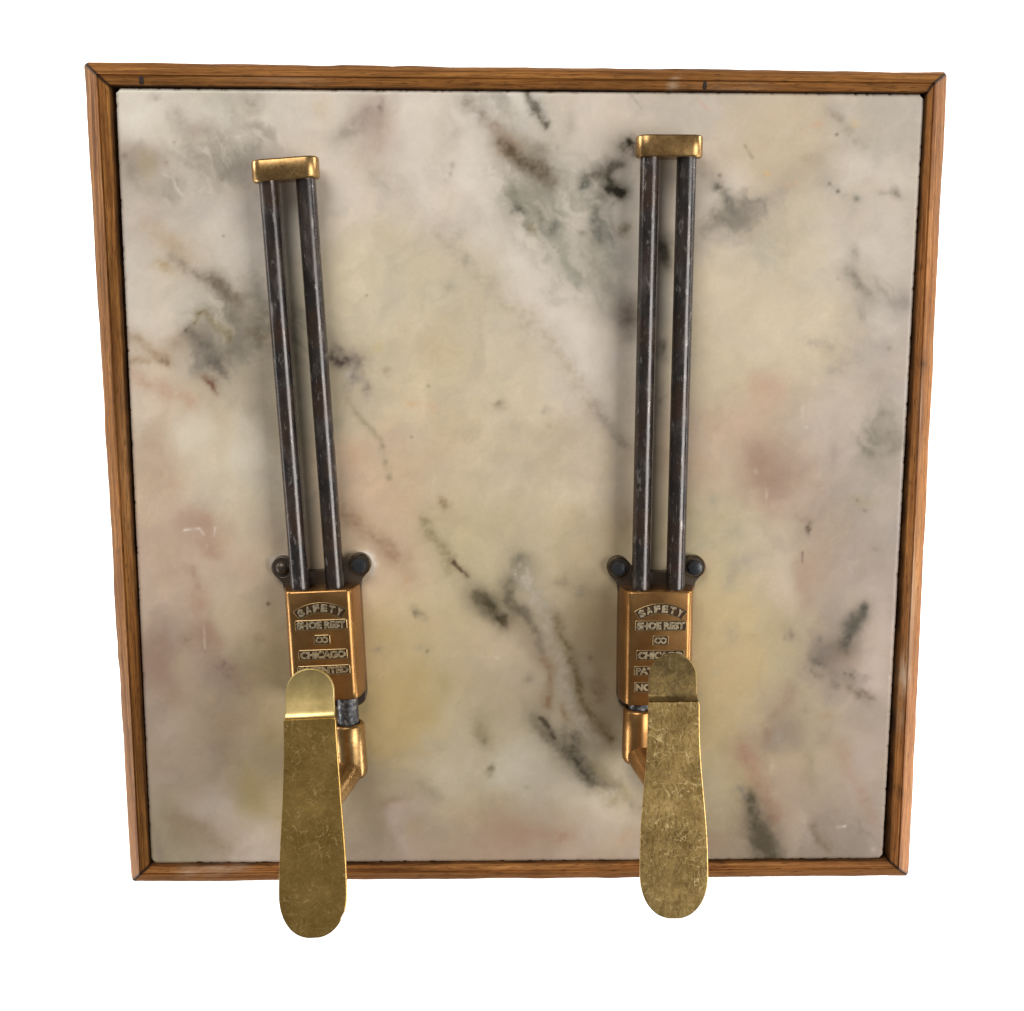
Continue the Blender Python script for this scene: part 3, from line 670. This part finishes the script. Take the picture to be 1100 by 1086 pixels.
# ---------------------------------------------------------------- shoe rests
def text_mesh(s, size_x, size_y, extrude=.35):
    """mesh of one raised word, size_x wide (mm, None = natural) and size_y tall, centred on the origin"""
    cu = bpy.data.curves.new('word', 'FONT')
    cu.body = s
    cu.size = 1.0
    cu.extrude = .06
    cu.bevel_depth = .022
    cu.offset = .042
    cu.resolution_u = 3
    cu.align_x = 'CENTER'
    tmp = bpy.data.objects.new('word', cu)
    COL.objects.link(tmp)
    dg = bpy.context.evaluated_depsgraph_get()
    me = bpy.data.meshes.new_from_object(tmp.evaluated_get(dg))
    bpy.data.objects.remove(tmp)
    bpy.data.curves.remove(cu)
    co = np.empty(len(me.vertices) * 3)
    me.vertices.foreach_get('co', co)
    co = co.reshape(-1, 3)
    lo, hi = co.min(0), co.max(0)
    co -= (lo + hi) / 2
    sy = size_y / (hi[1] - lo[1])
    sx = sy if size_x is None else size_x / (hi[0] - lo[0])
    co *= np.array([sx, sy, extrude * 2 / (hi[2] - lo[2])]) * MM
    me.vertices.foreach_set('co', co.ravel())
    me.update()
    return me


def rrect(w, h, r, n=6):
    pts = []
    for cx, cy, a0 in ((w / 2 - r, h / 2 - r, 0), (-w / 2 + r, h / 2 - r, 90), (-w / 2 + r, -h / 2 + r, 180), (w / 2 - r, -h / 2 + r, 270)):
        for k in range(n + 1):
            a = math.radians(a0 + 90 * k / n)
            pts.append((cx + r * math.cos(a), cy + r * math.sin(a)))
    return pts


def add_word(bm, s, x, y, z, w, h, rot=0.0):
    me = text_mesh(s, w, h)
    me.transform(Matrix.Translation((x * MM, y * MM, z * MM)) @ Matrix.Rotation(rot, 4, 'Z'))
    bm.from_mesh(me)
    bpy.data.meshes.remove(me)


def floor(bm, pts):
    f = bm.faces.new([bm.verts.new((a * MM, b * MM, 24.04 * MM)) for a, b in pts])  # dark brown floor laid inside each stamp ring
    f.material_index = 1


def make_rest(label, origin, tilt, p):
    M = TO_WORLD @ Matrix.Translation((origin[0] * MM, origin[1] * MM, 0)) @ Matrix.Rotation(math.radians(tilt), 4, 'Z')
    t = thing('shoe_rest', label, 'shoe rest', M, 'brass and iron shoe rests on the marble panel')
    ZR = 15.0
    # cast mounting plate with two ears, lying on the marble
    out = []
    ex, ey, er = 24.9, 12.0, 7.4
    def arc(cx, cy, r, a0, a1, n=14):
        return [(cx + r * math.cos(math.radians(a0 + (a1 - a0) * k / n)), cy + r * math.sin(math.radians(a0 + (a1 - a0) * k / n))) for k in range(n + 1)]
    out += arc(ex, ey, er, -25, 150)
    out += [(ex - 10, 11.5), (ex - 14, 9.6), (5, 9.2), (-5, 9.2), (-ex + 14, 9.6), (-ex + 10, 11.5)]
    out += arc(-ex, ey, er, 30, 205)
    out += [(-26, 2), (-24.7, -5), (-24.6, -60), (-24.9, -74)] + arc(-17, -76, 7.5, 190, 255, 6)
    out += arc(17, -76, 7.5, 285, 350, 6) + [(24.9, -74), (24.6, -60), (24.7, -5), (26, 2)]
    bm = bmesh.new()
    def off(k):
        cx = sum(a for a, b in out) / len(out)
        return out if k == 0 else [(a - k * np.sign(a) * min(1, abs(a) / 6), b - (k * .6 if b > 0 else -k * .6)) for a, b in out]
    rings(bm, [mm([(a, b, .15) for a, b in off(0)]), mm([(a, b, 4.6) for a, b in off(0)]), mm([(a, b, 5.6) for a, b in off(.8)])])
    plate = from_bm('mounting_plate', bm, M_PLATE, t)
    # worn bright rim round each ear
    for sx in (-1, 1):
        bm = bmesh.new()
        pts = [(sx * ex + 6.9 * math.cos(a), ey + 6.9 * math.sin(a), 5.2) for a in np.linspace(0, 2 * math.pi, 41)[:-1]]
        loops = []
        for k in range(10):
            b = 2 * math.pi * k / 10
            loops.append(mm([(sx * ex + (6.7 + .75 * math.cos(b)) * math.cos(a), ey + (6.7 + .75 * math.cos(b)) * math.sin(a), 5.0 + .85 * math.sin(b)) for a in np.linspace(0, 2 * math.pi, 41)[:-1]]))
        rings(bm, loops + [loops[0]], cap=False)
        bmesh.ops.remove_doubles(bm, verts=bm.verts, dist=1e-7)
        from_bm('ear_rim', bm, M_PLATE if (sx < 0 and p['domed_left']) else M_RIM, plate)
        bm = bmesh.new()
        if sx < 0 and p['domed_left']:
            prof = [(4.6, 5.0), (4.5, 6.2), (3.6, 7.6), (2.2, 8.5), (.6, 8.8)]
            seg = 24
        else:
            prof = [(4.9, 5.0), (4.9, 8.6), (4.3, 9.5), (3.2, 9.8), (.5, 9.9)]
            seg = 6 if p['hex'] else 9
        rings(bm, [mm([(sx * ex + r * math.cos(2 * math.pi * k / seg + .3), ey + r * math.sin(2 * math.pi * k / seg + .3), z) for k in range(seg)]) for r, z in prof])
        from_bm('bolt', bm, M_PLATE if (sx < 0 and p['domed_left']) else M_BOLT, plate, True, 25)
    # bracket body: bevelled cast block the rods slide through
    def sec(y, g=0.0):
        h = [(-25, .2), (-24.2, 8), (-22.6, 17), (-21.6, 20.2), (-20.4, 22.6), (-18.6, 23.85), (-17.6, 24), (17.6, 24), (18.6, 23.85), (20.4, 22.6), (21.6, 20.2), (22.6, 17), (24.2, 8), (25, .2)]
        return mm([(a * (1 - g * .03), y, b - (g if b > 10 else 0)) for a, b in h])
    bm = bmesh.new()
    hB = p['block_h']
    loops = [sec(-.0, 1.0), sec(-.5, .3), sec(-1.3, 0), sec(-10)]
    loops += [sec(y) for y in np.linspace(-16, -hB + 12, 6)]
    loops += [sec(-hB + 5), sec(-hB + 1.2, 0), sec(-hB + .4, .4), sec(-hB, 1.2)]
    rings(bm, loops)
    body = from_bm('bracket', bm, M_BRONZE, t, True, 55)
    # raised lettering, each line in its own stamped cartouche
    for s, y, w, h, box in (('SHOE REST', -22.4, 31.0, 5.0, True), ('CO', -32.2, 8.2, 4.6, True), ('CHICAGO', -42.0, 29.0, 5.0, True),
                            ('PATENTED', -52.4, 31.5, 4.7, True), ('NOV', -63.4, 15.0, 5.0, True)):
        x = p['text_dx'] + (-8.2 if s == 'NOV' else 0)
        bm = bmesh.new()
        add_word(bm, s, x, y, 24.35, w, h)
        from_bm('lettering', bm, M_LETTER, body, True, 30)
        bm = bmesh.new()
        rr = rrect(w + 2.4, h + 2.0, 1.2)
        rr2 = rrect(w + 1.7, h + 1.3, .9)
        rings(bm, [mm([(a + x, b + y, 23.7) for a, b in rr]), mm([(a + x, b + y, 24.3) for a, b in rr]), mm([(a + x, b + y, 24.5) for a, b in rr2]), mm([(a + x, b + y, 24.45) for a, b in rrect(w + 1.2, h + .8, .7)]), mm([(a + x, b + y, 23.9) for a, b in rrect(w + .8, h + .4, .6)])], cap=False)
        floor(bm, [(a + x, b + y) for a, b in rrect(w + .9, h + .5, .6)])
        from_bm('stamp', bm, M_STAMP, body, True, 25).data.materials.append(M_STAMP_FLOOR)
    bm = bmesh.new()
    R, cy = 27.0, -38.2
    for ch, a in zip('SAFETY', (27, 16.2, 5.4, -5.4, -16.2, -27)):
        ar = math.radians(a)
        add_word(bm, ch, p['text_dx'] - R * math.sin(ar), cy + R * math.cos(ar), 24.35, 4.0, 5.0, ar)
    from_bm('lettering', bm, M_LETTER, body, True, 30)
    bm = bmesh.new()
    def sector(d):
        q = [((R + 3.6 - d) * math.sin(a), cy + (R + 3.6 - d) * math.cos(a)) for a in np.linspace(-.60 + d * .03, .60 - d * .03, 25)]
        q += [((R - 3.6 + d) * math.sin(a), cy + (R - 3.6 + d) * math.cos(a)) for a in np.linspace(.60 - d * .03, -.60 + d * .03, 25)]
        return [(a + p['text_dx'], b) for a, b in q]
    rings(bm, [mm([(a, b, z) for a, b in sector(d)]) for d, z in ((0, 23.7), (0, 24.25), (.2, 24.4), (.5, 24.36), (.7, 23.9))], cap=False)
    q = sector(.65)
    for k in range(24):
        f = bm.faces.new([bm.verts.new((a * MM, b * MM, 24.04 * MM)) for a, b in (q[k], q[k + 1], q[48 - k], q[49 - k])])
        f.material_index = 1
    from_bm('stamp', bm, M_STAMP, body, True, 25).data.materials.append(M_STAMP_FLOOR)
    # the two iron guide rods
    for sx in (-1, 1):
        bm = bmesh.new()
        lathe(bm, (sx * 11.2 + p['rod_dx']) * MM, ZR * MM, [(r * MM, y * MM) for r, y in ((5.8, -30), (6.05, -2), (6.05, 60), (6.05, p['rod_top'] * .6), (6.05, p['rod_top']))], 32)
        for v in bm.verts:
            v.co.x += p['lean'] * MM * max(0, v.co.y / MM) / p['rod_top']
        from_bm('rod', bm, M_IRON, t, True, 50)
    # brass yoke across the rod tops
    bm = bmesh.new()
    yt = p['rod_top']
    loops = []
    for y, k in ((yt - 1.0, .75), (yt - .4, .25), (yt, 0), (yt + 10.6, 0), (yt + 11.3, .3), (yt + 11.9, 1.1)):
        rr = rrect(40.6 - 2 * k, 18 - 2 * k, 7.2 - k, 8)
        loops.append(mm([(a + p['rod_dx'] + p['cap_dx'] + p['lean'], y + p['cap_tilt'] * a, b + ZR) for a, b in rr]))
    rings(bm, loops)
    from_bm('end_cap', bm, M_BRASS, t, True, 35)
    # pivot pin and swivel socket below the bracket
    sx = p['side']
    px_, y1 = sx * p['pin_x'], p['sock_top']
    bm = bmesh.new()
    lathe(bm, px_ * MM, ZR * MM, [(7 * MM, (y1 - 8) * MM), (7 * MM, (-hB + 6) * MM)], 32)
    from_bm('pivot_pin', bm, M_STEEL, t, True, 50)
    bm = bmesh.new()
    lathe(bm, px_ * MM, ZR * MM, [(r * MM, (y1 + y) * MM) for r, y in ((7.3, -3.0), (7.5, -.5), (8.4, 0), (9.6, -.5), (10.3, -1.6), (10.5, -14), (10.8, -31), (10.5, -34.5), (9.2, -36.6), (6.5, -37.4), (1, -37.6))], 44)
    sock = from_bm('swivel_socket', bm, M_BRASS if p['domed_left'] else M_BRONZE, t, True, 40)
    # curved arm reaching from the socket out to the back of the sole plate
    bx, by, bz = p['arm_end']
    a0, a1 = Vector((px_ - sx * .5, y1 - 29, ZR)), Vector((bx, by, bz))
    c1, c2 = a0 + Vector((-sx * 1, -6, 12)), a1 + Vector((sx * 2, 6, -30))
    pts, rad = [], []
    for k in range(17):
        u = k / 16
        q = a0 * (1 - u) ** 3 + c1 * 3 * u * (1 - u) ** 2 + c2 * 3 * u * u * (1 - u) + a1 * u ** 3
        pts.append(q * MM)
        rad.append((4.6 * (1 - u) ** 1.2 + 5.4 + 1.4 * u ** 4) * MM * (.93 if u == 0 else 1))
    bm = bmesh.new()
    tube(bm, pts, rad, 28, (1, 0, 0))
    from_bm('arm', bm, M_BRASS if p['domed_left'] else M_BRONZE, sock, True, 60)
    # sole plate: raised rounded heel rest, step, then a blade that widens to a round toe
    sole_plate(t, p)
    return t


def sole_plate(t, p):
    hx, hy, hz = p['heel']                # top of the heel rest
    tx, ty, tz = p['toe']                 # tip of the toe
    step = p['step_y']
    zs = p['sole_z']
    TH = 2.6

    def centre(y):
        u = (hy - y) / (hy - ty)
        return hx + (tx - hx) * u

    def strip(name, rows, mat):
        """rows of (y, left, right, z): a bevelled plate of thickness TH"""
        bm = bmesh.new()
        nx = 12
        # outline-following loops: back, edge, front bevel, front
        L = [(l, y, z) for y, l, r, z in rows]
        Rr = [(r, y, z) for y, l, r, z in rows][::-1]
        outline = L + Rr
        # inset outline by normals
        m = len(outline)
        def inset(d):
            res = []
            for i in range(m):
                a, b, c = outline[i - 1], outline[i], outline[(i + 1) % m]
                e = Vector((c[0] - a[0], c[1] - a[1]))
                if e.length < 1e-6:
                    e = Vector((1, 0))
                nrm = Vector((-e.y, e.x)).normalized()
                res.append((b[0] + nrm.x * d, b[1] + nrm.y * d, b[2]))
            return res
        ins1, ins2 = inset(.15), inset(.55)
        loops = [[(x, y, z - TH) for x, y, z in inset(.3)], [(x, y, z - TH + .4) for x, y, z in outline], [(x, y, z - .55) for x, y, z in outline],
                 [(x, y, z - .15) for x, y, z in ins1], [(x, y, z) for x, y, z in ins2]]
        vs = [[bm.verts.new(tuple(v * MM for v in q)) for q in lp] for lp in loops]
        for a, b in zip(vs, vs[1:]):
            for i in range(m):
                bm.faces.new((a[i], a[(i + 1) % m], b[(i + 1) % m], b[i]))
        n = len(rows)
        for lp in (vs[0], vs[-1]):
            for i in range(n - 1):
                try:
                    bm.faces.new((lp[i], lp[i + 1], lp[m - 2 - i], lp[m - 1 - i]))
                except ValueError:
                    pass
        bmesh.ops.remove_doubles(bm, verts=bm.verts, dist=2e-6)
        return from_bm(name, bm, mat, t, True, 16)

    # heel: semicircular top, then straight, curving forward into the step
    rows = []
    rH = p['heel_w']
    for a in np.linspace(6, 90, 15):
        y = hy - rH * 1.0 * (1 - math.cos(math.radians(a)))
        w = rH * math.sin(math.radians(a))
        rows.append([y, w])
    for y in np.linspace(hy - rH, step + 9, 6)[1:]:
        rows.append([y, rH + .25 * (hy - rH - y) / 12])
    rws = []
    for y, w in rows:
        rws.append((y, centre(y) - w, centre(y) + w, hz + p['heel_curve'] * (hy - y) ** 2))
    z0 = rws[-1][3]
    w = rows[-1][1]
    s0 = 2 * p['heel_curve'] * (hy - step - 9)
    for k in range(1, 21):
        u = 1 - (1 - k / 20) ** 1.6
        z = z0 + s0 * 9 * u + (zs - z0 - s0 * 9) * u ** 9
        y = step + 9 - 9 * u
        rws.append((y, centre(y) - w - .3 * u, centre(y) + w + .3 * u, z))
    strip('heel_rest', rws, p['heel_mat'])
    # blade
    rws = []
    L = step - ty
    prof = p['prof']
    ys = list(np.linspace(0, 1, 24) * (L - 25)) + [L - 25 * (1 - math.sin(math.radians(a))) for a in np.linspace(5, 84, 17)]
    ys = sorted([0.0, .5, 1.2] + [v for v in ys if v > 1.5])
    for d in ys:
        wl, wr = (sum(np.interp(d / L + o, [q[0] for q in prof], [q[i] for q in prof]) for o in (-.08, -.04, 0, .04, .08)) / 5 for i in (1, 2))
        if d > L - 25:
            s = math.sqrt(max(0, 1 - ((d - (L - 25)) / 25) ** 2)) ** .86
            wl, wr = wl * s, wr * s
        if d < 1.3:
            wl, wr = wl - (1.3 - d) * .7, wr - (1.3 - d) * .7
        if p['dent'] and L - 14 < d < L - 9.5:
            wr -= .55
        y = step - .25 - d
        z = zs + .6 + (tz - zs) * (d / L) ** p.get('pow', 1.15)
        rws.append((y, centre(y) - wl, centre(y) + wr, z))
    strip('sole_blade', rws, p['sole_mat'])


make_rest('shoe rest left on the marble, leaning, with clean polished heel rest and chipped toe', (-129.6, -57.2), 2.3,
          dict(domed_left=True, hex=False, block_h=73.0, text_dx=.4, rod_dx=-1.4, rod_top=255.0, cap_dx=-.4, cap_tilt=.04, lean=-3.0, side=1, pin_x=13.0,
               sock_top=-91.0, arm_end=(-4, -140, 81), heel=(-2.0, -38.4, 67.0), toe=(-5.0, -196.5, 98.0), step_y=-67.0, sole_z=74.6, heel_w=14.7,
               heel_curve=.0085, heel_mat=M_HEEL, sole_mat=M_SOLE, dent=True,
               prof=((0, 15.8, 15.8), (.12, 15.9, 16.2), (.22, 16.3, 17.0), (.4, 17.6, 18.2), (.59, 19.4, 19.9), (.72, 20.4, 20.6), (1, 20.6, 20.6))))
make_rest('upright shoe rest on the right, its heel rest rubbed dull and mottled', (88.7, -58.2), .3,
          dict(domed_left=False, hex=False, block_h=76.0, text_dx=.6, rod_dx=-.2, rod_top=270.5, cap_dx=.2, cap_tilt=-.004, lean=1.8, side=-1, pin_x=11.4,
               sock_top=-80.0, arm_end=(1, -128, 81), heel=(2.4, -28.7, 67.0), toe=(1.2, -184.8, 98.0), step_y=-56.4, sole_z=74.6, heel_w=14.6,
               heel_curve=.003, heel_mat=M_HEEL_B, sole_mat=M_SOLE_B, dent=False,
               prof=((0, 15.8, 15.6), (.12, 15.6, 15.5), (.26, 16.4, 16.2), (.44, 18.7, 18.3), (.6, 20.4, 20.1), (.72, 20.9, 20.7), (1, 20.7, 20.6))))

# ---------------------------------------------------------------- studio: white paper sweep behind, lamps
bm = bmesh.new()
prof = [(1.6, 5.0), (1.6, 3.0), (1.6, 1.0), (1.6, -.6), (1.6, -3.0)]
vs = [[bm.verts.new((x, y, z)) for x in np.linspace(-5, 5, 11)] for y, z in prof]
for a, b in zip(vs, vs[1:]):
    for i in range(10):
        bm.faces.new((a[i], b[i], b[i + 1], a[i + 1]))
bd = from_bm('backdrop', bm, M_WALL, None, True, 0)
bd['kind'] = 'structure'


def area(name, loc, target, size, power, col=(1, 1, 1), size_y=None):
    l = bpy.data.lights.new(name, 'AREA')
    l.shape = 'RECTANGLE'
    l.size, l.size_y = size, size_y or size
    l.energy = power
    l.color = col
    o = bpy.data.objects.new(name, l)
    COL.objects.link(o)
    o.location = TO_WORLD @ Vector(loc) if True else loc
    d = (TO_WORLD @ Vector(target)) - o.location
    o.rotation_euler = d.to_track_quat('-Z', 'Y').to_euler()
    return o


# panel space coordinates: x right, y up, z towards the camera
area('key_softbox', (1.85, -.2, 1.85), (0, 0, 0), 1.4, 47, (1, .98, .96), 1.35)
area('fill_softbox', (-.75, 1.5, 1.5), (0, 0, 0), 1.1, 29, (1, .985, .97))
BACK_W = 43
for sx in (-1, 1):
    area('backdrop_lamp', (sx * 1.9, .9, -.35), (sx * .35, -.1, -1.6), 1.0, BACK_W)
    area('backdrop_lamp', (sx * 1.9, -1.1, -.35), (sx * .35, .1, -1.6), 1.0, BACK_W)

for sx in (-1, 1):
    area('backdrop_lamp', (sx * 3.0, 0, -.2), (sx * 2.4, 0, -1.6), 1.6, 45, size_y=3.0)

w = bpy.data.worlds.new('World')
scene.world = w
w.use_nodes = True
bg = w.node_tree.nodes['Background']
bg.inputs[0].default_value = (1, .98, .96, 1)
bg.inputs[1].default_value = .15

# ---------------------------------------------------------------- camera
cd = bpy.data.cameras.new('camera')
cam = bpy.data.objects.new('camera', cd)
COL.objects.link(cam)
cd.sensor_fit = 'HORIZONTAL'
cd.sensor_width = 36
cd.lens = 36 * FPX / CW
cd.clip_start, cd.clip_end = .01, 50
Rm = Matrix([list(map(float, r)) for r in ROT]).transposed().to_4x4()
cam.matrix_world = TO_WORLD @ Matrix.Translation(tuple(map(float, CAM))) @ Rm
scene.camera = cam

scene.view_settings.view_transform = 'Standard'
scene.view_settings.look = 'None'
scene.view_settings.exposure = 0
scene.view_settings.gamma = 1
scene.view_settings.use_curve_mapping = False
scene.render.engine = 'CYCLES'
scene.cycles.use_denoising = True
scene.cycles.max_bounces = 8
